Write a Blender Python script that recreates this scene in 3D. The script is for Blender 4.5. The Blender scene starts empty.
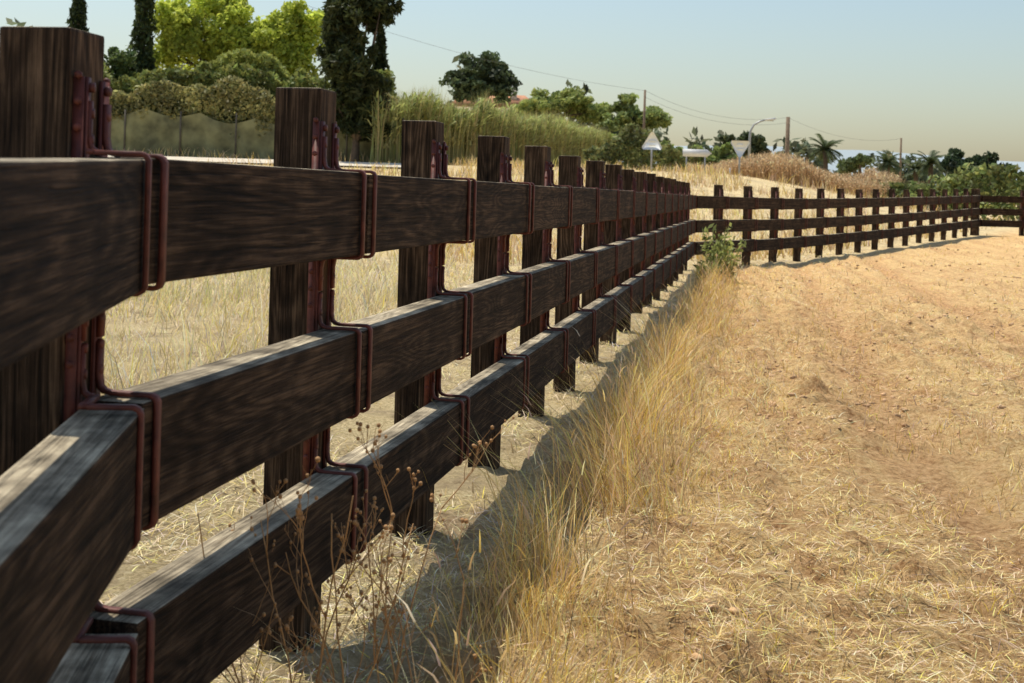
import bpy, math, random
import numpy as np
from mathutils import Vector, Matrix
random.seed(7); rng=np.random.default_rng(11)
scene=bpy.context.scene
COL=scene.collection
H=1.28; T=1.565

# ------------------------------------------------------------------ helpers
def sst(a,b,x):
    t=np.clip((x-a)/(b-a),0,1); return t*t*(3-2*t)
_tab=np.random.default_rng(5).random((256,256))
def vnoise(x,y,s,seed=0):
    x=np.asarray(x,float)/s+seed*17.3; y=np.asarray(y,float)/s+seed*9.1
    xi=np.floor(x).astype(int); yi=np.floor(y).astype(int)
    fx=x-xi; fy=y-yi; fx=fx*fx*(3-2*fx); fy=fy*fy*(3-2*fy)
    a=_tab[xi%256,yi%256]; b=_tab[(xi+1)%256,yi%256]; c=_tab[xi%256,(yi+1)%256]; d=_tab[(xi+1)%256,(yi+1)%256]
    return (a*(1-fx)+b*fx)*(1-fy)+(c*(1-fx)+d*fx)*fy
P0=np.array([-.81,2.2]); D1=np.array([.1923,.9813])
CR=P0+D1*1.243*16
D2=np.array([.53,.848])
def dists(X,Y):
    d1=-D1[1]*(X-P0[0])+D1[0]*(Y-P0[1])
    d2=-D2[1]*(X-CR[0])+D2[0]*(Y-CR[1])
    return d1,d2
def macro(X,Y):
    X=np.asarray(X,float);Y=np.asarray(Y,float)
    d1,d2=dists(X,Y); d=np.maximum(d1,d2)
    f=.33*np.clip((Y-25)/16.5,0,1.6)**1.3
    A=sst(0,14,d); S=1.65*sst(15,55,Y)
    G=.025*np.clip(Y-50,0,150)*A*(1-sst(8,22,X))
    return f+A*S+G
def rutmask(X,Y,d1):
    m=0
    for r in (-2.05,-3.7): m=m+np.exp(-((d1-r+.14*(vnoise(X,Y,3,5)-.5))/.17)**2)
    return m
def ground(X,Y):
    X=np.asarray(X,float);Y=np.asarray(Y,float)
    d1,d2=dists(X,Y); d=np.maximum(d1,d2)
    fld=sst(.3,-.7,d)
    near=1-sst(35,60,np.abs(Y))
    z=macro(X,Y)
    z+=near*(.05*(vnoise(X,Y,1.7,1)-.5)+.03*(vnoise(X,Y,.6,2)-.5))
    rm=rutmask(X,Y,d1)
    clod=np.maximum(vnoise(X,Y,.13,3)-.40,0)*vnoise(X,Y,.8,8)*.19+ (vnoise(X,Y,.06,4)-.5)*.034+np.maximum(vnoise(X,Y,.3,7)-.55,0)*.12
    z+=near*fld*clod*(1-.5*np.clip(rm,0,1))
    z+=near*(1-fld)*((.02*(vnoise(X,Y,.2,6)-.5))+.015*(vnoise(X,Y,.07,10)-.5))
    z-=near*fld*.055*rm
    z+=near*fld*.014*np.sin(d1*2*math.pi/.42+1.5*vnoise(X,Y,2,14))
    z+=near*.05*np.exp(-((d1+.72)/.22)**2)
    return z
def gz(x,y): return float(ground(np.array([x]),np.array([y]))[0])

class MB:
    def __init__(s): s.v=[];s.t=[];s.m=[];s.c=[];s.n=0
    def add(s,v,t,m=0,c=(1,1,1)):
        v=np.asarray(v,float).reshape(-1,3); t=np.asarray(t,int).reshape(-1,3)
        s.v.append(v); s.t.append(t+s.n); s.m.append(np.full(len(t),m))
        c=np.asarray(c,float)
        if c.ndim==1: c=np.tile(c,(len(v),1))
        s.c.append(c); s.n+=len(v)
    def build(s,name,mats,smooth=False,parent=None):
        v=np.concatenate(s.v);t=np.concatenate(s.t);m=np.concatenate(s.m);c=np.concatenate(s.c)
        me=bpy.data.meshes.new(name)
        me.vertices.add(len(v)); me.vertices.foreach_set('co',v.ravel().astype(np.float32))
        me.loops.add(len(t)*3); me.loops.foreach_set('vertex_index',t.ravel().astype(np.int32))
        me.polygons.add(len(t)); me.polygons.foreach_set('loop_start',np.arange(0,len(t)*3,3,dtype=np.int32))
        me.polygons.foreach_set('loop_total',np.full(len(t),3,dtype=np.int32))
        me.polygons.foreach_set('material_index',m.astype(np.int32))
        if smooth: me.polygons.foreach_set('use_smooth',np.ones(len(t),dtype=bool))
        a=me.color_attributes.new('Col','FLOAT_COLOR','POINT')
        cc=np.ones((len(v),4),dtype=np.float32); cc[:,:3]=c
        a.data.foreach_set('color',cc.ravel())
        me.update(calc_edges=True)
        for k in mats: me.materials.append(k)
        o=bpy.data.objects.new(name,me); COL.objects.link(o)
        if parent: o.parent=parent
        return o
    def box(s,c,sz,m=0,col=(1,1,1),R=None):
        v=np.array([[x,y,z] for x in(-.5,.5) for y in(-.5,.5) for z in(-.5,.5)])*np.array(sz)
        if R is not None: v=v@np.array(R).T
        v=v+np.array(c)
        q=[(0,1,3,2),(4,6,7,5),(0,4,5,1),(2,3,7,6),(0,2,6,4),(1,5,7,3)]
        t=[]
        for a,b,c_,d in q: t+=[(a,b,c_),(a,c_,d)]
        s.add(v,t,m,col)
    def strap(s,d,path,wid,th,m=0):
        p=np.asarray(path,float); n=len(p); V=[]
        for i in range(n):
            a=p[i]-p[max(i-1,0)]; b=p[min(i+1,n-1)]-p[i]
            a=a/(np.linalg.norm(a)+1e-9) if i>0 else b/(np.linalg.norm(b)+1e-9); b=b/(np.linalg.norm(b)+1e-9) if i<n-1 else a
            tg=a+b; tg/=np.linalg.norm(tg)+1e-9; nr=np.array([-tg[1],tg[0]])*th/2
            for sx,sn in((-1,-1),(1,-1),(1,1),(-1,1)): V.append((d+sx*wid/2,p[i][0]+nr[0]*sn,p[i][1]+nr[1]*sn))
        t=[]
        for i in range(n-1):
            for k in range(4):
                a=i*4+k;b=i*4+(k+1)%4; t+=[(a,b,b+4),(a,b+4,a+4)]
        e=(n-1)*4; t+=[(0,2,1),(0,3,2),(e,e+1,e+2),(e,e+2,e+3)]
        s.add(V,t,m)
    def tube(s,pts,rad,sides=6,m=0,col=(1,1,1),cap=True):
        pts=np.asarray(pts,float); n=len(pts); rad=np.broadcast_to(rad,(n,))
        V=[]; up=None
        for i in range(n):
            tg=pts[min(i+1,n-1)]-pts[max(i-1,0)]; tg=tg/(np.linalg.norm(tg)+1e-9)
            if up is None:
                a=np.array([1,0,0]) if abs(tg[0])<.8 else np.array([0,1,0])
                up=np.cross(tg,a)
            up=up-tg*np.dot(up,tg); up/=np.linalg.norm(up)+1e-9
            w=np.cross(tg,up)
            for k in range(sides):
                an=2*math.pi*k/sides
                V.append(pts[i]+rad[i]*(math.cos(an)*up+math.sin(an)*w))
        t=[]
        for i in range(n-1):
            for k in range(sides):
                a=i*sides+k;b=i*sides+(k+1)%sides;c=a+sides;d=b+sides
                t+=[(a,b,d),(a,d,c)]
        if cap:
            V.append(pts[0]);V.append(pts[-1]);c0=n*sides;c1=c0+1
            for k in range(sides):
                t.append((c0,(k+1)%sides,k)); t.append((c1,(n-1)*sides+k,(n-1)*sides+(k+1)%sides))
        s.add(V,t,m,col)
    def blades(s,base,h,lean,w,cols,m=0,tipfac=1.15,droop=0.0):
        N=len(base); h=np.broadcast_to(h,(N,));w=np.broadcast_to(w,(N,))
        an=rng.random(N)*math.pi*2
        side=np.stack([np.cos(an),np.sin(an),np.zeros(N)],1)*w[:,None]*.5
        mid=base+np.stack([lean[:,0]*.38,lean[:,1]*.38,h*.6],1)
        tip=base+np.stack([lean[:,0],lean[:,1],h*(1-droop)],1)
        V=np.stack([base-side,base+side,mid-side*.8,mid+side*.8,tip],1).reshape(-1,3)
        i=np.arange(N)[:,None]*5
        t=np.concatenate([i+[0,1,3],i+[0,3,2],i+[2,3,4]],1).reshape(-1,3)
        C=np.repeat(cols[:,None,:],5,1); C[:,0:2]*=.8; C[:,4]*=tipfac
        s.add(V,t,m,np.clip(C,0,.92).reshape(-1,3))
    def leaves(s,p,size,cols,m=1,elong=1.5,flat=0):
        N=len(p)
        a=rng.normal(size=(N,3)); 
        if flat: a[:,2]*=flat
        a/=np.linalg.norm(a,axis=1)[:,None]
        b=rng.normal(size=(N,3)); b-=a*(a*b).sum(1)[:,None]; b/=np.linalg.norm(b,axis=1)[:,None]
        sz=(size*(.6+.8*rng.random(N)))[:,None]
        V=np.stack([p-a*sz*elong*.5,p+b*sz*.45,p+a*sz*elong*.5,p-b*sz*.45],1).reshape(-1,3)
        i=np.arange(N)[:,None]*4
        t=np.concatenate([i+[0,1,2],i+[0,2,3]],1).reshape(-1,3)
        s.add(V,t,m,np.repeat(cols,4,0))

def crown(mb,lobes,n,size,col,clumps=26,cr=.3,var=.35,m=1,elong=1.5,yv=.25):
    vol=np.array([l[3]*l[4]*l[5] for l in lobes])**.75; vol=vol/vol.sum()
    col=np.array(col)
    for l,f in zip(lobes,vol):
        K=max(6,int(clumps)); nn=int(n*f)
        d=rng.normal(size=(K,3)); d/=np.linalg.norm(d,axis=1)[:,None]
        r=(.2+.75*rng.random(K)**.7)[:,None]
        C=d*r
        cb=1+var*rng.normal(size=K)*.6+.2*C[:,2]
        k=rng.integers(0,K,nn)
        p=rng.normal(size=(nn,3)); p/=np.linalg.norm(p,axis=1)[:,None]
        p*=(rng.random(nn)**.45)[:,None]*cr*(.7+.7*((k*37)%11/11.))[:,None]
        q=C[k]+p
        q=q*np.array([l[3],l[4],l[5]])+np.array(l[:3])
        br=np.clip(cb[k]*(1+var*.5*rng.normal(size=nn)),.4,1.8)
        cc=col[None,:]*br[:,None]
        cc[:,0]*=1+yv*rng.random(nn)
        mb.leaves(q,size,cc,m,elong)

# ------------------------------------------------------------------ materials
def newmat(name):
    m=bpy.data.materials.new(name); m.use_nodes=True
    nt=m.node_tree; nt.nodes.clear(); return m,nt,nt.nodes,nt.links
def leafmat(name,trans=.3,rough=.7,scale=1):
    m,nt,N,L=newmat(name)
    o=N.new('ShaderNodeOutputMaterial'); a=N.new('ShaderNodeVertexColor'); a.layer_name='Col'
    d=N.new('ShaderNodeBsdfPrincipled'); d.inputs['Roughness'].default_value=rough; d.inputs['Specular IOR Level'].default_value=.25
    t=N.new('ShaderNodeBsdfTranslucent'); mx=N.new('ShaderNodeMixShader'); mx.inputs[0].default_value=trans
    L.new(a.outputs[0],d.inputs['Base Color']); L.new(a.outputs[0],t.inputs[0])
    L.new(d.outputs[0],mx.inputs[1]);L.new(t.outputs[0],mx.inputs[2]);L.new(mx.outputs[0],o.inputs[0]); return m
def simplemat(name,col,rough=.7,metal=0,noise=.25,scale=8,bump=.0,spec=.5):
    m,nt,N,L=newmat(name)
    o=N.new('ShaderNodeOutputMaterial'); p=N.new('ShaderNodeBsdfPrincipled')
    tc=N.new('ShaderNodeTexCoord'); n=N.new('ShaderNodeTexNoise'); n.inputs['Scale'].default_value=scale; n.inputs['Detail'].default_value=6
    r=N.new('ShaderNodeValToRGB'); c=np.array(col)
    r.color_ramp.elements[0].position=.3; r.color_ramp.elements[1].position=.7
    r.color_ramp.elements[0].color=(*(c*(1-noise)),1); r.color_ramp.elements[1].color=(*np.minimum(c*(1+noise),1),1)
    L.new(tc.outputs['Object'],n.inputs['Vector']);L.new(n.outputs[0],r.inputs[0]);L.new(r.outputs[0],p.inputs['Base Color'])
    p.inputs['Roughness'].default_value=rough;p.inputs['Metallic'].default_value=metal;p.inputs['Specular IOR Level'].default_value=spec
    if bump:
        b=N.new('ShaderNodeBump'); b.inputs['Strength'].default_value=bump;b.inputs['Distance'].default_value=.01
        L.new(n.outputs[0],b.inputs['Height']);L.new(b.outputs[0],p.inputs['Normal'])
    L.new(p.outputs[0],o.inputs[0]); return m
def woodmat(name,axis,br=1.):
    m,nt,N,L=newmat(name)
    o=N.new('ShaderNodeOutputMaterial'); p=N.new('ShaderNodeBsdfPrincipled')
    tc=N.new('ShaderNodeTexCoord'); oi=N.new('ShaderNodeObjectInfo')
    mul=N.new('ShaderNodeMath'); mul.operation='MULTIPLY'; mul.inputs[1].default_value=37.
    L.new(oi.outputs['Random'],mul.inputs[0])
    add=N.new('ShaderNodeVectorMath'); add.operation='ADD'
    L.new(tc.outputs['Object'],add.inputs[0]); L.new(mul.outputs[0],add.inputs[1])
    def mp(s):
        k=N.new('ShaderNodeMapping'); 
        v=[s[1]]*3; v[axis]=s[0]; k.inputs['Scale'].default_value=v
        L.new(add.outputs[0],k.inputs['Vector']); return k
    def noise(s,d,r=.6,dist=0):
        n=N.new('ShaderNodeTexNoise'); n.inputs['Scale'].default_value=1; n.inputs['Detail'].default_value=d; n.inputs['Roughness'].default_value=r; n.inputs['Distortion'].default_value=dist
        L.new(mp(s).outputs[0],n.inputs['Vector']); return n
    def mf(f,a,b):
        k=N.new('ShaderNodeMix'); k.data_type='FLOAT'; k.inputs[0].default_value=f; L.new(a,k.inputs[2]);L.new(b,k.inputs[3]); return k.outputs[0]
    n1=noise((5,190),5,.75,.15)
    nc=noise((1.1,45),4,.6,.3)
    n2=noise((.55,4.2),2)
    mr=N.new('ShaderNodeMath'); mr.operation='MULTIPLY'; mr.inputs[1].default_value=170.; L.new(n2.outputs[0],mr.inputs[0])
    sn=N.new('ShaderNodeMath'); sn.operation='SINE'; L.new(mr.outputs[0],sn.inputs[0])
    mr2=N.new('ShaderNodeMapRange'); mr2.inputs[1].default_value=-1; mr2.inputs[2].default_value=1; mr2.inputs[3].default_value=.33;mr2.inputs[4].default_value=.67; L.new(sn.outputs[0],mr2.inputs[0])
    mx0=mf(.42,n1.outputs[0],nc.outputs[0]); mx=mf(.19,mx0,mr2.outputs[0])
    cr=noise((.9,60),2,.5,.1)
    ck=N.new('ShaderNodeMath');ck.operation='SUBTRACT';ck.inputs[1].default_value=.5;L.new(cr.outputs[0],ck.inputs[0])
    ca=N.new('ShaderNodeMath');ca.operation='ABSOLUTE';L.new(ck.outputs[0],ca.inputs[0])
    cm=N.new('ShaderNodeMapRange');cm.inputs[1].default_value=.0;cm.inputs[2].default_value=.012;cm.inputs[3].default_value=.4;cm.inputs[4].default_value=1.;L.new(ca.outputs[0],cm.inputs[0])
    n3=N.new('ShaderNodeTexNoise'); n3.inputs['Scale'].default_value=5; n3.inputs['Detail'].default_value=6; n3.inputs['Roughness'].default_value=.65
    L.new(add.outputs[0],n3.inputs['Vector'])
    r=N.new('ShaderNodeValToRGB'); e=r.color_ramp.elements
    e[0].position=.39;e[0].color=(.0065*br,.0044*br,.0029*br,1);e[1].position=.63;e[1].color=(.125*br,.080*br,.049*br,1)
    k=r.color_ramp.elements.new(.5); k.color=(.037*br,.0225*br,.0135*br,1)
    L.new(mx,r.inputs[0])
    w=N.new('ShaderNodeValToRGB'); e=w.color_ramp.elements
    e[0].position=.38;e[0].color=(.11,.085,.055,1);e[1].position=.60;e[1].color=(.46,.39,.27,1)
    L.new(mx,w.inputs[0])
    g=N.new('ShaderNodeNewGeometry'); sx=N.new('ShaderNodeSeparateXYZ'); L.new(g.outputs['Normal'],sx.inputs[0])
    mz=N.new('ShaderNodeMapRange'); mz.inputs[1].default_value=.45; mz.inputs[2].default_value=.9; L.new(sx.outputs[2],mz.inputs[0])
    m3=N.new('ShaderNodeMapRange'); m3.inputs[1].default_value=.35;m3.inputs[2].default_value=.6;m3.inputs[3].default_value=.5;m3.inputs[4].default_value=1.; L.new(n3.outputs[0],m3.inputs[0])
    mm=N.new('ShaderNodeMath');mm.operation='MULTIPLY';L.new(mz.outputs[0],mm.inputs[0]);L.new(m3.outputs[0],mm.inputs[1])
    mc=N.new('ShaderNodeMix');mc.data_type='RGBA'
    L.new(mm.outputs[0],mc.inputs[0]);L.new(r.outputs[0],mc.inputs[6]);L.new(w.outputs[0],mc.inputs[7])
    m4=N.new('ShaderNodeMapRange'); m4.inputs[1].default_value=.38;m4.inputs[2].default_value=.68;m4.inputs[3].default_value=.65;m4.inputs[4].default_value=1.6; L.new(n3.outputs[0],m4.inputs[0])
    m5=N.new('ShaderNodeMath');m5.operation='MULTIPLY';L.new(m4.outputs[0],m5.inputs[0]);L.new(cm.outputs[0],m5.inputs[1])
    vm=N.new('ShaderNodeVectorMath');vm.operation='SCALE';L.new(mc.outputs[2],vm.inputs[0]);L.new(m5.outputs[0],vm.inputs['Scale'])
    L.new(vm.outputs[0],p.inputs['Base Color'])
    p.inputs['Roughness'].default_value=.8; p.inputs['Specular IOR Level'].default_value=.12
    hs=mf(.35,mx,cm.outputs[0])
    b=N.new('ShaderNodeBump'); b.inputs['Strength'].default_value=1.;b.inputs['Distance'].default_value=.008
    L.new(hs,b.inputs['Height']);L.new(b.outputs[0],p.inputs['Normal'])
    L.new(p.outputs[0],o.inputs[0]); return m
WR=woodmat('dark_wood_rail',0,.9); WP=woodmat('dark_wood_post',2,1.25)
RED=simplemat('oxide_red_metal',(.115,.030,.020),.58,.0,.45,30,.2,.35)
STRAW=leafmat('dry_straw',.25,.6); LEAF=leafmat('foliage',.38,.6); PINE=leafmat('pine_foliage',.5,.6)
BARK=simplemat('bark',(.10,.07,.045),.9,0,.4,6,.5)
GALV=simplemat('galvanised_steel',(.36,.37,.37),.5,.2,.1,5)
WOODPOLE=simplemat('pole_wood',(.20,.14,.09),.85,0,.3,5)
WHITE=simplemat('white_paint',(.78,.78,.76),.5,0,.06,4)
STONE=simplemat('clod_stone',(.48,.30,.155),.9,0,.3,14,.6)

def groundmat():
    m,nt,N,L=newmat('dry_ground')
    o=N.new('ShaderNodeOutputMaterial'); p=N.new('ShaderNodeBsdfPrincipled'); p.inputs['Roughness'].default_value=.95; p.inputs['Specular IOR Level'].default_value=.1
    g=N.new('ShaderNodeNewGeometry')
    def noise(s,d=6,r=.6,dist=0,vec=None):
        n=N.new('ShaderNodeTexNoise');n.inputs['Scale'].default_value=s;n.inputs['Detail'].default_value=d;n.inputs['Roughness'].default_value=r;n.inputs['Distortion'].default_value=dist
        L.new(vec or g.outputs['Position'],n.inputs['Vector']);return n
    def ramp(n,els):
        r=N.new('ShaderNodeValToRGB'); e=r.color_ramp.elements
        e[0].position,e[0].color=els[0][0],(*els[0][1],1); e[1].position,e[1].color=els[-1][0],(*els[-1][1],1)
        for a,c in els[1:-1]: k=e.new(a); k.color=(*c,1)
        L.new(n.outputs[0],r.inputs[0]);return r
    def mix(f,a,b):
        k=N.new('ShaderNodeMix');k.data_type='RGBA'
        if isinstance(f,float): k.inputs[0].default_value=f
        else: L.new(f,k.inputs[0])
        L.new(a,k.inputs[6]);L.new(b,k.inputs[7]);return k.outputs[2]
    def fmix(f,a,b):
        k=N.new('ShaderNodeMix');k.data_type='FLOAT';k.inputs[0].default_value=f;L.new(a,k.inputs[2]);L.new(b,k.inputs[3]);return k
    at=N.new('ShaderNodeVertexColor');at.layer_name='Col'
    sp=N.new('ShaderNodeSeparateColor');L.new(at.outputs[0],sp.inputs[0])
    mp=N.new('ShaderNodeMapping'); mp.inputs['Rotation'].default_value=(0,0,math.radians(11)); mp.inputs['Scale'].default_value=(2.2,.16,1); L.new(g.outputs['Position'],mp.inputs[0])
    soil=ramp(noise(20,9,.78),[(.39,(.30,.145,.06)),(.5,(.60,.345,.155)),(.61,(.82,.53,.27))])
    straw=ramp(noise(44,9,.82,.4),[(.39,(.42,.235,.085)),(.5,(.84,.575,.255)),(.61,(.95,.76,.41))])
    f1=ramp(noise(1.3,6,.7,.3,mp.outputs[0]),[(.42,(0,0,0)),(.58,(1,1,1))])
    f2=ramp(noise(4.5,8,.78),[(.42,(0,0,0)),(.56,(1,1,1))])
    fa=fmix(.45,f1.outputs[0],f2.outputs[0])
    inv=N.new('ShaderNodeMath');inv.operation='MULTIPLY_ADD';inv.inputs[1].default_value=-.8;inv.inputs[2].default_value=1.;L.new(sp.outputs[1],inv.inputs[0])
    fb=N.new('ShaderNodeMath');fb.operation='MULTIPLY';L.new(fa.outputs[0],fb.inputs[0]);L.new(inv.outputs[0],fb.inputs[1])
    field=mix(fb.outputs[0],soil.outputs[0],straw.outputs[0])
    earth=ramp(noise(14,8,.78),[(.38,(.26,.18,.10)),(.62,(.60,.46,.28))])
    st2=ramp(noise(50,8,.82,.5),[(.38,(.34,.24,.115)),(.5,(.70,.55,.29)),(.62,(.90,.76,.46))])
    f3=ramp(noise(1.8,8,.75),[(.38,(0,0,0)),(.54,(1,1,1))])
    verge=mix(f3.outputs[0],earth.outputs[0],st2.outputs[0])
    c=mix(sp.outputs[0],verge,field)
    L.new(c,p.inputs['Base Color'])
    b=N.new('ShaderNodeBump');b.inputs['Strength'].default_value=1.;b.inputs['Distance'].default_value=.045
    hb=noise(30,9,.82);L.new(hb.outputs[0],b.inputs['Height']);L.new(b.outputs[0],p.inputs['Normal'])
    L.new(p.outputs[0],o.inputs[0]);return m
GM=groundmat()

# ------------------------------------------------------------------ ground
def axis(lo,hi,st,far,neg_far,gr=1.09,gr2=None):
    a=list(np.arange(lo,hi,st)); s=st;x=a[-1]
    while x<far: s*=gr; x+=s; a.append(x)
    s=st;x=a[0];b=[]
    while x>neg_far: s*=(gr2 or gr); x-=s; b.append(x)
    return np.array(b[::-1]+a)
xs=axis(-2.2,5.5,.027,4000,-4000,1.05); ys=axis(2.6,12,.032,5000,-300,1.03,1.08)
GX,GY=np.meshgrid(xs,ys,indexing='ij'); Z=ground(GX,GY)
nx,ny=GX.shape
v=np.stack([GX,GY,Z],-1).reshape(-1,3)
idx=np.arange(nx*ny).reshape(nx,ny)
a=idx[:-1,:-1].ravel();b=idx[1:,:-1].ravel();c=idx[1:,1:].ravel();d=idx[:-1,1:].ravel()
t=np.concatenate([np.stack([a,b,c],1),np.stack([a,c,d],1)])
d1,d2=dists(GX,GY); dm=np.maximum(d1,d2)
zone=sst(.1,-1.1,dm+.5*(vnoise(GX,GY,.6,9)-.5)).ravel()
rut=np.clip(rutmask(GX,GY,d1),0,1).ravel()
cc=np.stack([zone,rut,zone*0],1)
mb=MB(); mb.add(v,t,0,cc); mb.build('ground',[GM],smooth=True)

mb=MB(); X=np.linspace(-90,-4,87); nR=len(X)
rows=[]
for k in range(5):
    yy=48.5+k*.9+ .01*X
    rows.append(np.stack([X,yy,macro(X,yy)+.07],1))
V=np.concatenate(rows); t=[]
for k in range(4):
    for i in range(nR-1):
        a=k*nR+i; t+=[(a,a+1,a+nR+1),(a,a+nR+1,a+nR)]
mb.add(V,t,0); mb.build('dirt_road',[simplemat('pale_road',(.56,.49,.38),.95,0,.15,1.5)],smooth=True)

# ------------------------------------------------------------------ fence
import bmesh
def bevbox(name,size,org,mat,bev=.006):
    bm=bmesh.new(); bmesh.ops.create_cube(bm,size=1)
    bmesh.ops.scale(bm,vec=size,verts=bm.verts); bmesh.ops.translate(bm,vec=org,verts=bm.verts)
    bmesh.ops.bevel(bm,geom=bm.edges[:]+bm.verts[:],offset=bev,segments=2,affect='EDGES',profile=.6)
    me=bpy.data.meshes.new(name); bm.to_mesh(me); bm.free(); me.materials.append(mat); return me
fence=bpy.data.objects.new('wooden_fence',None); COL.objects.link(fence)
PW=.13; RT=.108; RH=.222; N0=PW/2+.010
RZ=[(.847-.1435)*T-.004,(.582-.1425)*T-.014,(.337-.142)*T-.018]
ph=T+.4-.02
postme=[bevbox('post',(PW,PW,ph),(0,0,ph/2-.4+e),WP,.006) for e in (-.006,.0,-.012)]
def hardware(which,shift=0.):
    mb=MB()
    for dd in which:
        mb.box((dd,-PW/2-.003,(.18+.93)/2*T),(.024,.006,(.93-.18)*T))
        sgn=1 if dd>0 else -1
        mb.box((sgn*(PW/2+.003),-PW/2+.008,(.18+.93)/2*T),(.006,.018,(.93-.18)*T))
        z=.2*T
        while z<.92*T:
            inr=any(rz-.01<z<rz+RH+.01 for rz in RZ)
            if not inr:
                mb.tube([(dd,-PW/2-.006,z),(dd,-PW/2-.015,z)],.009,6)
                mb.tube([(sgn*(PW/2+.006),-PW/2+.008,z+.02),(sgn*(PW/2+.013),-PW/2+.008,z+.02)],.007,6)
            z+=.045
        for rz in RZ:
            lo=rz-.006; hi=rz+RH+.006; n1=-N0-RT-.006; n0=-N0+.004
            if shift:
                # bar runs along the fence from the bracket before turning out over the rail
                mid=[(n0-.03,hi),(n1+.012,hi),(n1+.004,hi-.004),(n1,hi-.012),(n1,lo+.012),(n1+.004,lo+.004),(n1+.012,lo),(n0-.03,lo)]
                mb.strap(dd+shift,mid,.017,.008)
                for zz,s2 in ((hi,1),(lo,-1)):
                    mb.box((dd+shift/2,n0-.024,zz+s2*.001),(abs(shift)+.017,.014,.0085))
                    mb.strap(dd,[(n0-.002,zz+s2*.09),(n0-.002,zz+s2*.03),(n0-.006,zz+s2*.010),(n0-.014,zz+s2*.004),(n0-.022,zz+s2*.003)],.016,.008)
            else:
                pts=[(n0-.004,hi+.09),(n0-.004,hi+.03),(n0-.008,hi+.010),(n0-.016,hi+.003),(n0-.03,hi),(n1+.012,hi),(n1+.004,hi-.004),(n1,hi-.012),(n1,lo+.012),(n1+.004,lo+.004),(n1+.012,lo),(n0-.03,lo),(n0-.016,lo-.003),(n0-.008,lo-.010),(n0-.004,lo-.03),(n0-.004,lo-.09)]
                mb.strap(dd,pts,.017,.008)
    me=mb.build('tmp',[RED],smooth=False); d=me.data; bpy.data.objects.remove(me); return d
HW=hardware((-.048,.048)); HWA=hardware((-.050,),-.085); HWB=hardware((.048,))
cnt=0
def place_hw(me,p,z,ang):
    h=bpy.data.objects.new('strap_hardware',me); COL.objects.link(h); h.parent=fence
    h.location=(p[0],p[1],z); h.rotation_euler=(0,0,ang)
def place_post(p,z,dirv,scale=1,hw=True):
    global cnt
    ang=math.atan2(dirv[1],dirv[0])
    o=bpy.data.objects.new('post',postme[cnt%3]); COL.objects.link(o); o.parent=fence
    o.location=(p[0],p[1],z); o.rotation_euler=(random.uniform(-.006,.006),random.uniform(-.006,.006),ang+random.uniform(-.01,.01)); o.scale=(scale,scale,1)
    if hw: place_hw(HW,p,z,ang)
    cnt+=1
railcache={}
def rails(pa,za,pb,zb,trim=(0,0)):
    pa=np.array(pa);pb=np.array(pb); v=pb-pa; L=np.linalg.norm(v); u=v/L; n=np.array([u[1],-u[0]])
    Lr=L-.012-trim[0]-trim[1]
    key=round(Lr,3)
    for i,rz in enumerate(RZ):
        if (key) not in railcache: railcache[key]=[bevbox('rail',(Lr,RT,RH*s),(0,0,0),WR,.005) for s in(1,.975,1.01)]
        me=railcache[key][random.randrange(3)]
        o=bpy.data.objects.new('rail',me); COL.objects.link(o); o.parent=fence
        c=(pa+u*trim[0]+pb-u*trim[1])/2+n*(N0+RT/2+random.uniform(-.004,.002))
        o.location=(c[0],c[1],(za+zb)/2+rz+RH/2+random.uniform(-.003,.003))
        o.rotation_euler=(random.uniform(-.01,.01),-math.atan2(zb-za,L),math.atan2(u[1],u[0])+random.uniform(-.003,.003))
main=[tuple(P0+D1*1.243*i) for i in range(17)]
DN=np.array([-.109,.994])
near=[tuple(P0-DN*1.22*k) for k in (3,2,1)]
allp=near+main; zs=[-.06,-.045,-.03]+[float(macro(*p)) for p in main]
right=[tuple(CR+D2*1.462*i) for i in range(0,17)]
E=np.array([1.,.06]);E/=np.linalg.norm(E)
right2=[tuple(np.array(right[-1])+E*1.6*i) for i in range(0,12)]
for i,(p,z) in enumerate(zip(allp,zs)):
    if i==3:
        place_post(p,z,D1+DN*.25,hw=False)
        place_hw(HWA,p,z+.001,math.atan2(DN[1],DN[0])); place_hw(HWB,p,z,math.atan2(D1[1],D1[0]))
    else: place_post(p,z,DN if i<3 else D1)
for i in range(len(allp)-1): rails(allp[i],zs[i],allp[i+1],zs[i+1],(0.0 if i==3 else 0,.06 if i==2 else 0))
rz_=[float(macro(*p)) for p in right]
for i in range(1,17): place_post(right[i],rz_[i],D2,1.0 if i<16 else 1.9)
for i in range(16): rails(right[i],rz_[i],right[i+1],rz_[i+1],(.12 if i==0 else 0,0))
z2=[float(macro(*p)) for p in right2]
for i in range(1,12): place_post(right2[i],z2[i],E)
for i in range(11): rails(right2[i],z2[i],right2[i+1],z2[i+1],(.15 if i==0 else 0,0))

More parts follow.
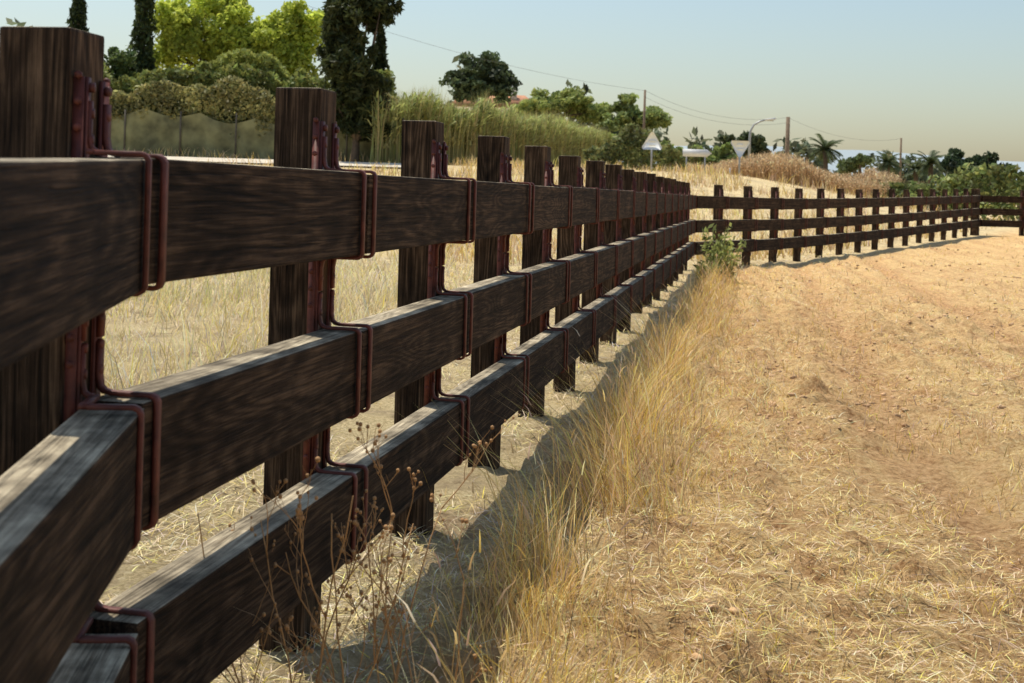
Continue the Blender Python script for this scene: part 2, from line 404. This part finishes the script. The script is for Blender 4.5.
# ------------------------------------------------------------------ dry grass & straw
def strawcol(N,base=(.55,.40,.18),v=.25):
    b=np.array(base)[None,:]*(1+v*rng.normal(size=N))[:,None]
    b[:,2]*=1+.3*rng.normal(size=N); return np.clip(b,.05,.92)
def scatter(N,ymin,ymax,l=-.5,r=.55):
    Y=np.exp(rng.uniform(math.log(ymin),math.log(ymax),N))
    X=rng.uniform(l*Y-1,r*Y+1); return X,Y
X,Y=scatter(175000,2.3,42,-.25,.55); d1,d2=dists(X,Y); dm=np.maximum(d1,d2)
k=(dm<-.35)&((vnoise(X,Y,.35,12)*.5+vnoise(X*2.2,Y*.35,1.6,13)*.5)+.06*np.sin(d1*2*math.pi/.42)-.14*rutmask(X,Y,d1)>.46+.20*(rng.random(len(X))-.5)); X,Y=X[k],Y[k]; n=len(X)
an=rng.random(n)*6.283; ln=.02+.09*rng.random(n)**2+.001*Y
mb=MB(); base=np.stack([X,Y,ground(X,Y)+.004+.015*rng.random(n)**2],1)
mb.blades(base,.004+.03*rng.random(n)**4,np.stack([np.cos(an),np.sin(an)],1)*ln[:,None],.0018+.0004*Y,strawcol(n,(.90,.66,.33),.24))
X,Y=scatter(52000,2.3,42,-.25,.55); d1,d2=dists(X,Y); dm=np.maximum(d1,d2)
k=(dm<-.35)&(vnoise(X,Y,.35,15)*.6+vnoise(X,Y,1.5,16)*.4+.05*np.sin(d1*2*math.pi/.42)>.52); X,Y=X[k],Y[k]; n=len(X)
mb.blades(np.stack([X,Y,ground(X,Y)],1),.02+.08*rng.random(n)**2,rng.normal(size=(n,2))*.035,.002+.0004*Y,strawcol(n,(.82,.57,.26)))
mb.build('field_straw',[STRAW])
mb=MB()
def fringe(N,smax,off,sd,hm,base,wf=1.,lean=.35,th=.42,cs=.28,smin=2.):
    s=np.exp(rng.uniform(math.log(smin),math.log(smax),N))-2.0
    o=off+sd*rng.normal(size=N)+.18*(vnoise(s,s*0,1.3,25)-.5)
    cl=vnoise(s,o,cs,21)*.6+vnoise(s,o,1.1,22)*.4; k=cl>th+.2*(rng.random(N)-.5); s,o,cl=s[k],o[k],cl[k]; n=len(s)
    p=P0[None,:]+D1[None,:]*s[:,None]+np.array([D1[1],-D1[0]])[None,:]*o[:,None]
    h=hm*(.35+.9*rng.random(n)**1.5)*(.35+1.2*vnoise(s,o*2,.7,23)**1.5)
    dirx=vnoise(s,o,.16,26)-.5; diry=vnoise(s,o,.16,27)-.5
    ln=rng.normal(size=(n,2))*h[:,None]*lean+np.stack([dirx,diry],1)*h[:,None]*1.5
    w=(.0019+.00034*p[:,1])*wf
    mb.blades(np.stack([p[:,0],p[:,1],ground(p[:,0],p[:,1])-.01],1),h,ln,w,strawcol(n,base,.3),tipfac=1.2)
fringe(9500,24,.68,.08,.34,(.84,.56,.23),th=.46)
fringe(8500,24,.80,.12,.19,(.90,.62,.28),th=.43)
fringe(14000,24,1.12,.30,.08,(.90,.63,.29),lean=.8,th=.45)
fringe(6000,24,.38,.18,.07,(.62,.47,.25),lean=.9,th=.45)
s=rng.uniform(0,19,600); o=.70+.14*rng.normal(size=600)
p=P0[None,:]+D1[None,:]*s[:,None]+np.array([D1[1],-D1[0]])[None,:]*o[:,None]
h=.2+.28*rng.random(600); ln=rng.normal(size=(600,2))*.11
b0=np.stack([p[:,0],p[:,1],ground(p[:,0],p[:,1])],1)
mb.blades(b0,h,ln,.0018+.0002*p[:,1],strawcol(600,(.74,.48,.20)))
mb.blades(b0+np.stack([ln[:,0]*.9,ln[:,1]*.9,h*.93],1),.05,ln*.3,.005+.0002*p[:,1],strawcol(600,(.80,.55,.27)))
mb.build('dry_grass_verge',[STRAW])
mb=MB()
X,Y=scatter(130000,2.2,46,-.62,.25); d1,d2=dists(X,Y); dm=np.maximum(d1,d2); k=(dm>-.35)&((vnoise(X,Y,.5,31)*.6+vnoise(X,Y,2.2,32)*.4)>.40+.22*(rng.random(len(X))-.5)); X,Y=X[k],Y[k]; n=len(X); dm=dm[k]
an=rng.random(n)*6.283; ln=.03+.09*rng.random(n)**2+.002*Y
grow=sst(.8,2.6,dm)
mb.blades(np.stack([X,Y,ground(X,Y)+.003+.01*rng.random(n)],1),(.006+.04*rng.random(n)**2+grow*.14*rng.random(n)**1.5)*(1+Y*.012),np.stack([np.cos(an),np.sin(an)],1)*ln[:,None],.0022+.0005*Y,strawcol(n,(.86,.68,.38),.24))
n=17000
X=rng.uniform(-9.5,-1.,n);Y=rng.uniform(7,22,n); d1,d2=dists(X,Y)
k=(d1>1.6)&(vnoise(X,Y,.6,41)*.5+vnoise(X,Y,2.0,45)*.5>.52+.14*(rng.random(n)-.5)); X,Y=X[k],Y[k]; n=len(X)
h=(.12+.5*rng.random(n)**1.4)*(.3+1.1*vnoise(X,Y,.9,43))
green=(vnoise(X,Y,1.3,44)*sst(-2.,-4,X))[:,None]
cg=strawcol(n,(.84,.70,.40),.22)*(1-green*.75)+np.array([.38,.48,.19])*green*.75
dirx=(vnoise(X,Y,.3,46)-.5)*1.2; diry=(vnoise(X,Y,.3,47)-.5)*1.2
mb.blades(np.stack([X,Y,ground(X,Y)],1),h,rng.normal(size=(n,2))*h[:,None]*.35+np.stack([dirx,diry],1)*h[:,None],.003+.00045*Y,cg,tipfac=1.2,droop=.1)
n=44000
Y=rng.uniform(22,58,n); X=rng.uniform(-.5*Y,.55*Y); d1,d2=dists(X,Y); dm=np.maximum(d1,d2)
k=(dm>.5)&(vnoise(X,Y,2.2,51)*.6+vnoise(X,Y,.8,52)*.4>.44)&~((Y>46)&(Y<53)&(X<-2)); X,Y=X[k],Y[k]; n=len(X)
h=(.12+.38*rng.random(n))*(.5+vnoise(X,Y,2.2,51))
mb.blades(np.stack([X,Y,macro(X,Y)-.02],1),h,rng.normal(size=(n,2))*h[:,None]*.35,.028,strawcol(n,(.78,.56,.27),.3))
mb.build('pasture_grass',[STRAW])

mb=MB()
t_=(1+5**.5)/2
ico=np.array([(-1,t_,0),(1,t_,0),(-1,-t_,0),(1,-t_,0),(0,-1,t_),(0,1,t_),(0,-1,-t_),(0,1,-t_),(t_,0,-1),(t_,0,1),(-t_,0,-1),(-t_,0,1)])/1.9
icf=[(0,11,5),(0,5,1),(0,1,7),(0,7,10),(0,10,11),(1,5,9),(5,11,4),(11,10,2),(10,7,6),(7,1,8),(3,9,4),(3,4,2),(3,2,6),(3,6,8),(3,8,9),(4,9,5),(2,4,11),(6,2,10),(8,6,7),(9,8,1)]
def subd(v,f):
    v=list(map(tuple,v));c={};nf=[]
    def mid(a,b):
        k=(min(a,b),max(a,b))
        if k not in c:
            q=(np.array(v[a])+np.array(v[b]))/2; q/=np.linalg.norm(q); v.append(tuple(q)); c[k]=len(v)-1
        return c[k]
    for a,b,d in f:
        x,y,z=mid(a,b),mid(b,d),mid(d,a); nf+=[(a,x,z),(b,y,x),(d,z,y),(x,y,z)]
    return np.array(v),nf
iv,iff=subd(ico,icf)
X,Y=scatter(7000,2.6,34,-.05,.55); d1,d2=dists(X,Y); k=(np.maximum(d1,d2)<-1.1)&(vnoise(X,Y,.7,18)*.6+vnoise(X,Y,2.5,19)*.4>.50); X,Y=X[k],Y[k]
gg=ground(X,Y)
for x,y,z in zip(X,Y,gg):
    s=(.004+.012*random.random()**3+ .0005*y)*(2.2 if random.random()<.02 else 1)
    R=np.array(Matrix.Rotation(random.random()*6.28,3,(random.random()-.5,random.random()-.5,.5)))
    q=(iv*(1+.28*rng.normal(size=(len(iv),1))*.8))@R.T*np.array([s*random.uniform(.8,1.6),s,s*.75])
    mb.add(q+np.array([x,y,z+s*.1]),iff,0)
mb.build('field_clods',[STONE],smooth=False)

# ------------------------------------------------------------------ foreground dry weeds
WEED=simplemat('dry_stem',(.42,.23,.09),.8,0,.3,20)
def weed(x,y,h,seed,nm='dry_weed'):
    r=random.Random(seed); mb=MB()
    def branch(p,d,L,rad,lev):
        pts=[np.array(p)]; d=np.array(d,float); n=7
        for i in range(n):
            d=d+np.array([r.uniform(-.16,.16),r.uniform(-.16,.16),r.uniform(-.02,.08)]); d/=np.linalg.norm(d)
            pts.append(pts[-1]+d*L/n)
        mb.tube(pts,np.linspace(rad,rad*.5,n+1),5)
        if lev<3:
            for k in range(r.randint(2,4)):
                i=r.randint(2,n); a=r.uniform(0,6.28); dd=pts[i]-pts[i-1]; dd/=np.linalg.norm(dd)
                nd=dd+np.array([math.cos(a),math.sin(a),.15])*r.uniform(.5,.9); nd/=np.linalg.norm(nd)
                branch(pts[i],nd,L*r.uniform(.3,.5),rad*.6,lev+1)
        if lev>=1 and r.random()<.6:
            s=r.uniform(.003,.0055); mb.add(ico*s*np.array([1,1,1.2])+pts[-1],icf)
    branch((x,y,gz(x,y)-.01),(r.uniform(-.25,.25),r.uniform(-.2,.2),1),h,.0027,0)
    mb.build(nm,[WEED])
for i,(x,y,h) in enumerate([(-.48,2.62,.62),(-.42,2.78,.58),(-.33,2.70,.55),(-.25,2.86,.5),(-.38,2.98,.5),(-.17,2.95,.42),(-.28,3.05,.40),(-.45,3.1,.48),(-.40,2.55,.66),(-.10,2.8,.42),(-.30,2.6,.6),(-.2,2.75,.5)]):
    weed(x,y,h,i+3)

def green_weed(x,y,h,n,nm='green_weed'):
    mb=MB(); z=gz(x,y)
    for k in range(9):
        a=random.random()*6.28; top=np.array([x+math.cos(a)*.25*h,y+math.sin(a)*.25*h,z+h*random.uniform(.6,1)])
        mid=(np.array([x,y,z])+top)/2+np.array([0,0,.05]); mb.tube([(x,y,z),mid,top],[.008,.006,.003],5,0,(.2,.25,.1))
        m=n//9; tt=rng.random(m)[:,None]; q=np.array([x,y,z])*(1-tt)+top*tt+rng.normal(size=(m,3))*.035
        c=np.array([.28,.32,.10])[None,:]*(1+.3*rng.normal(size=m))[:,None]; mb.leaves(q,.045,np.clip(c,.02,.5),0,2.4)
    mb.build(nm,[LEAF])
green_weed(2.95,18.0,.85,380); green_weed(3.3,18.8,.75,260); green_weed(2.7,17.2,.4,140)

# ------------------------------------------------------------------ trees
def trunk(mb,x,y,z0,h,r,lobes,seed=1):
    r_=random.Random(seed)
    pts=[np.array([x,y,z0-.2])]
    for i in range(1,6): pts.append(np.array([x+r_.uniform(-.05,.05)*h*.5,y+r_.uniform(-.05,.05)*h*.5,z0+h*i/5]))
    mb.tube(pts,np.linspace(r,r*.5,6),8,0)
    for l in lobes:
        for q in range(3):
            s=pts[r_.randint(3,5)]; e=np.array(l[:3])+np.array([r_.uniform(-.5,.5)*l[3],r_.uniform(-.5,.5)*l[4],r_.uniform(-.1,.6)*l[5]])
            m=(s+e)/2+np.array([0,0,-.1*l[5]]); mb.tube([s,m,e],[r*.45,r*.28,r*.08],6,0)
def F(x,y,Yd):
    u=x-512; v=y-192.4; return (u+.03*v)/1250*Yd, H-(-.03*u+v)/1250*Yd
def tree(nm,x,y0,lobes_px,Yd,n,size,col,clumps=26,cr=.3,var=.35,tr=.18,elong=1.5,depth=.9,yv=.25,lm=None):
    X0,_=F(x,180,Yd); z0=float(macro(X0,Yd)); L=[]
    for (lx,ly,lw,lh) in lobes_px:
        a,b=F(lx,ly,Yd); s=Yd/1250
        L.append((a,Yd+random.uniform(-.4,.4)*lw*s,b,lw*s,lw*s*depth,lh*s))
    mb=MB(); hmin=min(l[2]-l[5]*.3 for l in L)-z0
    trunk(mb,X0,Yd,z0,max(hmin,1.0),tr,L,int(x)); crown(mb,L,n,size,col,clumps,cr,var,1,elong,yv)
    return mb.build(nm,[BARK,lm or LEAF])
YG=(.44,.52,.09); DG=(.05,.07,.025); MG=(.10,.15,.035)
tree('pine_tree',235,0,[(185,30,33,36),(225,6,36,20),(245,42,44,30),(300,45,40,36),(305,20,30,20),(165,55,20,24),(215,56,36,24),(270,66,34,18)],63,34000,.17,YG,26,.36,.22,.25,yv=.1,lm=PINE,depth=.5)
tree('casuarina_tree',355,0,[(345,20,30,34),(352,70,28,34),(375,5,24,26),(333,50,16,22),(376,95,20,24),(362,118,26,22),(345,105,18,22),(378,128,14,18)],53,19000,.13,DG,30,.26,.4,.22,3)
def cypress(nm,X0,Y0,top,w,n,col=DG):
    z0=float(macro(X0,Y0)); h=top-z0; mb=MB(); mb.tube([(X0,Y0,z0-.1),(X0,Y0,z0+h*.9)],[.15,.03],7)
    t=rng.random(n); prof=np.sin(np.clip(t*.93+.07,0,1)**.75*math.pi)**.6
    a=rng.random(n)*6.283; r=w*prof*(rng.random(n)**.4)*(1+.25*np.sin(a*3+t*22))
    q=np.stack([X0+np.cos(a)*r,Y0+np.sin(a)*r,z0+.3+t*h],1)
    c=np.array(col)[None,:]*np.clip(1+.4*rng.normal(size=n),.4,2)[:,None]
    mb.leaves(q,.14,c,1,2.2,1.8); mb.build(nm,[BARK,LEAF])
cypress('cypress_tree',-21.4,61,10.9,.55,3500)
cypress('cypress_tree',-17.9,60,13.2,.5,5000,(.06,.085,.03))
cypress('cypress_tree',-6.2,57,8.4,.42,3500,(.04,.055,.022))
tree('evergreen_tree',112,0,[(118,74,20,30),(100,90,24,30),(75,75,26,36),(40,75,34,34)],57,12000,.16,(.09,.14,.045),26,.32)
tree('dark_round_tree',480,0,[(480,72,26,20),(462,84,18,14),(500,82,16,16),(483,92,26,12),(480,76,16,12)],122,9000,.34,(.065,.10,.045),22,.34,.5)
tree('olive_tree',560,0,[(545,106,26,15),(575,103,24,13),(528,112,16,10),(597,114,18,12)],108,12000,.26,(.28,.36,.11),24,.36,.25)
tree('acacia_tree',640,0,[(625,106,18,11),(645,116,24,13),(655,122,18,12),(615,122,18,10)],100,7000,.22,(.22,.30,.10),24,.3,.3)
tree('dark_round_tree',752,0,[(748,145,16,13),(757,150,12,10),(727,140,8,7)],130,4500,.3,(.06,.09,.04),18,.34)
tree('broadleaf_tree',700,0,[(690,160,20,14),(712,163,22,15),(725,158,16,14),(668,156,16,12)],80,8000,.2,(.18,.25,.075),22,.34)
tree('broadleaf_tree',585,0,[(560,138,26,14),(600,142,24,14),(632,148,20,12)],104,8000,.24,(.22,.29,.085),22,.34)
tree('dark_round_tree',955,0,[(955,163,16,14),(962,170,14,12)],95,5000,.22,(.04,.068,.032),18,.36)
tree('dark_round_tree',990,0,[(988,166,17,13),(978,172,12,10),(1000,172,12,10)],90,5000,.22,(.04,.07,.032),18,.36)
tree('broadleaf_tree',1020,0,[(1022,190,14,10),(1040,186,20,12)],80,3000,.2,(.11,.17,.055),18,.36)
tree('broadleaf_tree',860,0,[(862,162,9,7),(850,166,12,8)],110,2600,.25,(.13,.18,.07),14,.4)

def palm(nm,x,y,Yd,R,seed):
    X0,zc=F(x,y,Yd); z0=float(macro(X0,Yd)); r=random.Random(seed); mb=MB()
    mb.tube([(X0,Yd,z0-.1),(X0+.1,Yd,(z0+zc)/2),(X0,Yd,zc)],[.22,.18,.2],8)
    for k in range(34):
        a=r.uniform(0,6.28); el=r.uniform(-.4,1.2); L=R*r.uniform(.8,1.1); pts=[]
        p=np.array([X0,Yd,zc]); d=np.array([math.cos(a)*math.cos(el),math.sin(a)*math.cos(el),math.sin(el)])
        for i in range(8):
            pts.append(p.copy()); p=p+d*L/7; d=d+np.array([0,0,-.17]); d/=np.linalg.norm(d)
        mb.tube(pts,np.linspace(.03,.01,8),4,1,(.06,.08,.03))
        for i in range(1,8):
            for q in range(4):
                c=pts[i]*(1-q/4)+pts[i-1]*(q/4); sd=np.cross(pts[i]-pts[i-1],(0,0,1)); sd/=np.linalg.norm(sd)+1e-6
                for sg in(-1,1):
                    e=c+sd*sg*L*.2+(pts[i]-pts[i-1])*.6+np.array([0,0,-.12*L*.5]); w=(pts[i]-pts[i-1])*.16
                    mb.add([c-w,c+w,e],[(0,1,2)],1,np.array([.07,.095,.04])*r.uniform(.6,1.5))
    mb.build(nm,[BARK,LEAF])
palm('palm_tree',825,150,100,1.7,1);palm('palm_tree',887,163,105,1.4,2);palm('palm_tree',930,163,92,1.5,3);palm('palm_tree',915,169,100,1.1,4)

def hedge(nm,pts,hgt,wid,n,size,col,dens=1.,low=0.0,hv=.2,yv=.4):
    mb=MB(); P=np.array(pts,float); seg=np.linalg.norm(P[1:]-P[:-1],axis=1); cum=np.concatenate([[0],np.cumsum(seg)])
    s=rng.random(n)*cum[-1]; X=np.interp(s,cum,P[:,0]);Y=np.interp(s,cum,P[:,1])
    hh=np.interp(s,cum,hgt) if np.ndim(hgt) else np.full(n,hgt)
    hh=hh*(1+hv*(vnoise(s,s*0,1.6,61)-.5)*2+hv*.6*(vnoise(s,s*0+3,.5,62)-.5)*2)
    t=rng.random(n)**.8
    bulge=(vnoise(s,t*3,.9,63)-.3)*wid
    off=rng.choice([-1,1],n,p=[.3,.7])*-(wid*.5*np.sqrt(rng.random(n)))
    Y=Y+off-bulge*.5*(off<0)
    q=np.stack([X,Y,macro(X,Y)+low+t*(hh-low)],1)
    br=np.clip((.55+.9*vnoise(s,t*hh.mean(),.7,64))*(1+.25*rng.normal(size=n)),.25,2)
    c=np.array(col)[None,:]*br[:,None]; c[:,0]*=1+yv*rng.random(n)
    mb.leaves(q,size,c,0,1.8)
    mb.build(nm,[LEAF])
hedge('hedge',[(-30,56),(-17,56),(-5.5,57)],[4.3,3.7,4.0],1.6,30000,.15,(.17,.23,.065),hv=.13)
hedge('shrub_row',[(-17.5,57.5),(-9,57.5)],[4.3,4.1],1.2,9000,.15,(.28,.33,.09),hv=.15,low=2.2,yv=.15)
hedge('climbing_vine',[(-30,54.6),(-17,54.6),(-5.0,54.6)],[2.9,3.1,2.9],.7,16000,.12,(.29,.30,.12),low=.9,hv=.22,yv=.2)
mb=MB(); nX=260; X=np.linspace(-28,-4.6,nX); V=[]
for i,x in enumerate(X):
    ph_=((x+40)%2.4)/2.4; top=1.95-.3*math.sin(math.pi*ph_)+.15*math.sin(x*.7)
    z=float(macro(x,54.1))
    for j in range(6):
        V.append((x,54.1+.06*math.sin(x*5)+.05*math.sin(j*1.7+x*3),z+top*j/5))
t=[]
for i in range(nX-1):
    for j in range(5):
        a=i*6+j; t+=[(a,a+6,a+7),(a,a+7,a+1)]
mb.add(V,t,0)
OLV=simplemat('olive_netting',(.18,.175,.085),.9,0,.5,1.6,.4)
for k in range(11):
    x=-28+k*2.4-.8; z=float(macro(x,54.0)); mb.tube([(x,54.0,z-.2),(x,54.0,z+2.0)],.04,6,1)
mb.build('shade_netting_fence',[OLV,simplemat('rusty_post',(.10,.085,.06),.8)],smooth=True)

def reeds(nm,pts,hgt,wid,n,w,c0,c1,hv=.15,lean=.12):
    mb=MB(); P=np.array(pts,float); seg=np.linalg.norm(P[1:]-P[:-1],axis=1); cum=np.concatenate([[0],np.cumsum(seg)])
    s=rng.random(n)*cum[-1]; X=np.interp(s,cum,P[:,0])+rng.normal(size=n)*.1;Y=np.interp(s,cum,P[:,1])+rng.uniform(-.5,.5,n)*wid
    hh=np.interp(s,cum,hgt)*(1-hv+2*hv*vnoise(s,Y*0,1.3,71))*(.75+.3*rng.random(n))
    ww=w*(.6+.8*rng.random(n))
    t=rng.random(n)[:,None]
    b=np.stack([X,Y,macro(X,Y)-.05],1)
    c=(np.array(c0)*(1-t)+np.array(c1)*t)*(1+.25*rng.normal(size=(n,1)))
    mb.blades(b,hh,rng.normal(size=(n,2))*hh[:,None]*lean*.6,ww*.6,np.clip(c,.02,.8),tipfac=1.)
    for k in range(3):
        f=.35+.65*rng.random(n); bb=b+np.stack([0*f,0*f,hh*f*.85],1)
        c=(np.array(c0)*(1-f[:,None])+np.array(c1)*f[:,None])*(1+.3*rng.normal(size=(n,1)))
        mb.blades(bb,.3*hh/2.5,rng.normal(size=(n,2))*.35*hh[:,None]/2.5,ww,np.clip(c,.02,.8),tipfac=1.1,droop=.3)
    mb.build(nm,[LEAF])
reeds('reed_hedge',[(-5.9,53),(-1.5,62),(2.4,78),(7.8,104)],[3.3,3.4,3.2,2.9],2.2,9000,.09,(.52,.40,.19),(.34,.40,.13))
reeds('tawny_reed_bank',[(8.5,60),(12.5,58),(17,59),(24,66)],[.5,1.15,1.1,.6],5,8000,.05,(.58,.38,.21),(.66,.48,.27),hv=.45)
hedge('green_bushes',[(17,58),(21,53),(30,54),(40,56)],[1.1,1.7,1.9,2.1],2.5,13000,.16,(.18,.25,.08),hv=.4)
hedge('green_bushes',[(3.5,62),(6,66),(9,62)],[1.3,1.7,1.1],2.0,5000,.14,(.17,.22,.08),hv=.35)
hedge('distant_tree_line',[(-60,140),(0,150),(60,175),(160,210)],[9,7,3.4,2.7],8,14000,.7,(.10,.14,.08),hv=.5)

# ------------------------------------------------------------------ house
hp=bpy.data.objects.new('tiled_house',None); COL.objects.link(hp); hx,hz=F(494,97,128); hz0=float(macro(hx,128)); 
WALL=simplemat('render_wall',(.66,.60,.50),.9,0,.08,1); TILE=simplemat('clay_tiles',(.48,.22,.11),.85,0,.3,6,.5); GL=simplemat('dark_glass',(.03,.04,.05),.1,0,.1,1)
top=hz-hz0
m=MB();m.box((hx,130,hz0+top*.42),(8.5,7,top*.84));m.build('walls',[WALL],parent=hp)
m=MB(); e=top*.84+hz0; 
v=[(hx-4.7,126.1,e-.1),(hx+4.7,126.1,e-.1),(hx+4.7,133.9,e-.1),(hx-4.7,133.9,e-.1),(hx-3.2,130,hz0+top+.4),(hx+3.2,130,hz0+top+.4)]
m.add(v,[(0,1,5),(0,5,4),(1,2,5),(2,3,4),(2,4,5),(3,0,4),(0,2,1),(0,3,2)]);m.build('roof',[TILE],parent=hp)
m=MB();m.box((hx+2,129,hz0+top+.2),(.7,.7,1.4));m.build('chimney',[WALL],parent=hp)
for q,(dx,dz) in enumerate([(-2.6,.62),(0,.62),(2.6,.62),(-2.6,.25),(2.6,.25)]):
    m=MB();m.box((hx+dx,126.48,hz0+top*dz),(1.1,.08,1.3));m.build('window',[GL],parent=hp)
m=MB();m.box((hx,126.48,hz0+1.05),(1.1,.08,2.1));m.build('door',[BARK],parent=hp)

# ------------------------------------------------------------------ street furniture
def upole(nm,x,ytop,Yd,r,mat,cross=True):
    X0,zt=F(x,ytop,Yd); z0=float(macro(X0,Yd)); m=MB(); m.tube([(X0,Yd,z0-.3),(X0,Yd,zt)],[r,r*.75],10)
    if cross:
        m.box((X0,Yd,zt-.3),(1.3,.1,.1))
        for dx in(-.55,0,.55): m.tube([(X0+dx,Yd,zt-.25),(X0+dx,Yd,zt-.05)],.04,6)
    m.build(nm,[mat]); return (X0,Yd,zt-.05)
pa=upole('utility_pole',645,90,98,.12,WOODPOLE,False)
pb=upole('utility_pole',788,117,98,.20,WOODPOLE,False)
pc=upole('utility_pole',901,138,118,.12,WOODPOLE,False)
a0=F(392,40,70)
m=MB()
def wire(p,q,sag,r=.009):
    p=np.array(p);q=np.array(q); pts=[p*(1-t)+q*t-np.array([0,0,sag*4*t*(1-t)]) for t in np.linspace(0,1,20)]
    m.tube(pts,r,4,cap=False)
start=(a0[0]-14,64,a0[1]+4.5)
wire(start,pa,1.2);wire(pa,pb,.9);wire((pa[0],pa[1],pa[2]-.5),(pb[0],pb[1],pb[2]-.4),.9);wire(pb,pc,.8)
m.build('overhead_wires',[simplemat('cable',(.10,.10,.10),.6)])
X0,zt=F(750,126,100); z0=float(macro(X0,100)); m=MB()
pts=[(X0,100,z0-.2),(X0,100,zt-1.0),(X0+.05,100,zt-.4),(X0+.3,100,zt+.1),(X0+.8,100,zt+.4),(X0+1.3,100,zt+.55)]
m.tube(pts,[.12,.10,.09,.085,.08,.075],10)
m.box((X0+1.6,100,zt+.58),(.85,.32,.16),1,R=Matrix.Rotation(-.15,3,'Y')); m.box((X0+1.62,100,zt+.47),(.5,.2,.06),0)
m.box((X0,100,z0+.3),(.32,.32,.5),0)
m.build('street_lamp',[GALV,WHITE])
def trisign(nm,x,y,Yd,s,up):
    X0,zc=F(x,y,Yd); z0=float(macro(X0,Yd)); m=MB()
    m.tube([(X0,Yd+.05,z0-.3),(X0,Yd+.05,zc+.3*s)],.04,8)
    sg=1 if up else -1; V=[]
    for yy in (-.012,.012):
        for k in range(3):
            a=math.pi/2+k*2*math.pi/3
            for da in(-.12,.12): V.append((X0+math.cos(a+da)*s*.6,Yd+yy,zc+sg*math.sin(a+da)*s*.6))
    t=[(0,1,2),(0,2,3),(0,3,4),(0,4,5),(6,8,7),(6,9,8),(6,10,9),(6,11,10)]
    for k in range(6): a=k;b=(k+1)%6; t+=[(a,b,b+6),(a,b+6,a+6)]
    m.add(V,t,1); 
    for dz in(-.12,.12): m.box((X0,Yd-.03,zc+dz*s),(s*.35,.03,.04),1)
    m.build(nm,[GALV,simplemat('sign_back',(.82,.84,.83),.5,.0,.06,3)])
trisign('warning_sign',652,143,54,.80,True); trisign('yield_sign',740,147,54,.75,False)
X0,zc=F(696,153,54); z0=float(macro(X0,54)); m=MB()
for dx in(-.4,.4): m.tube([(X0+dx,54.05,z0-.3),(X0+dx,54.05,zc+.15)],.03,8)
m.box((X0-.05,54,zc),(1.05,.03,.32),1); m.add([(X0+.475,53.985,zc-.16),(X0+.475,53.985,zc+.16),(X0+.68,53.985,zc),(X0+.475,54.015,zc-.16),(X0+.475,54.015,zc+.16),(X0+.68,54.015,zc)],[(0,2,1),(3,4,5),(1,2,5),(1,5,4),(0,3,5),(0,5,2)],1)
m.build('direction_sign',[GALV,WHITE])
m=MB()
for x,y in((705,170),(730,168)):
    a,b=F(x,y,56); m.tube([(a,56,float(macro(a,56))-.2),(a,56,b)],.03,8)
m.build('sign_post',[GALV])
m=MB(); n=160; X=np.linspace(-2500,4200,n); hh=128+44*vnoise(X,X*0,900,81)+10*vnoise(X,X*0,200,82)-60*sst(900,-400,X)
V=np.concatenate([np.stack([X,np.full(n,3300.),np.full(n,-20.)],1),np.stack([X,np.full(n,3700.),hh],1),np.stack([X,np.full(n,4400.),hh*0-20],1)])
t=[]
for k in range(2):
    for i in range(n-1): a=k*n+i; t+=[(a,a+1,a+n+1),(a,a+n+1,a+n)]
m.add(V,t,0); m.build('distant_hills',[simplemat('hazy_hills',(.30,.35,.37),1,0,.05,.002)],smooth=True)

# ------------------------------------------------------------------ light
el=math.radians(66); sh=Vector((-.66,.75)).normalized()
sd=Vector((sh.x*math.cos(el),sh.y*math.cos(el),math.sin(el)))
L=bpy.data.lights.new('sun','SUN'); L.energy=5.0; L.angle=math.radians(.5); L.color=(1,.935,.81)
o=bpy.data.objects.new('sun',L); COL.objects.link(o); o.rotation_euler=(-sd).to_track_quat('-Z','Y').to_euler()
w=bpy.data.worlds.new('World'); scene.world=w; w.use_nodes=True; nt=w.node_tree; bg=nt.nodes['Background']
sk=nt.nodes.new('ShaderNodeTexSky'); sk.sky_type='NISHITA'; sk.sun_disc=False; sk.sun_elevation=el; sk.sun_rotation=math.atan2(sh.x,sh.y)%(2*math.pi)
sk.air_density=1.5; sk.dust_density=1.8; sk.ozone_density=3.5; sk.altitude=0
nt.links.new(sk.outputs[0],bg.inputs[0]); bg.inputs[1].default_value=.135
scene.view_settings.view_transform='Standard'; scene.view_settings.look='None'; scene.view_settings.exposure=0
# ------------------------------------------------------------------ camera
cam=bpy.data.cameras.new('camera'); co=bpy.data.objects.new('camera',cam); COL.objects.link(co)
cam.sensor_width=36; cam.lens=1250/1024*36; cam.shift_y=-.1456; cam.clip_end=12000; cam.clip_start=.05
co.matrix_world=Matrix.Translation((0,0,H))@Matrix.Rotation(math.radians(90),4,'X')@Matrix.Rotation(math.radians(1.72),4,'Z')
cam.dof.use_dof=True; cam.dof.focus_distance=5.; cam.dof.aperture_fstop=8
scene.camera=co
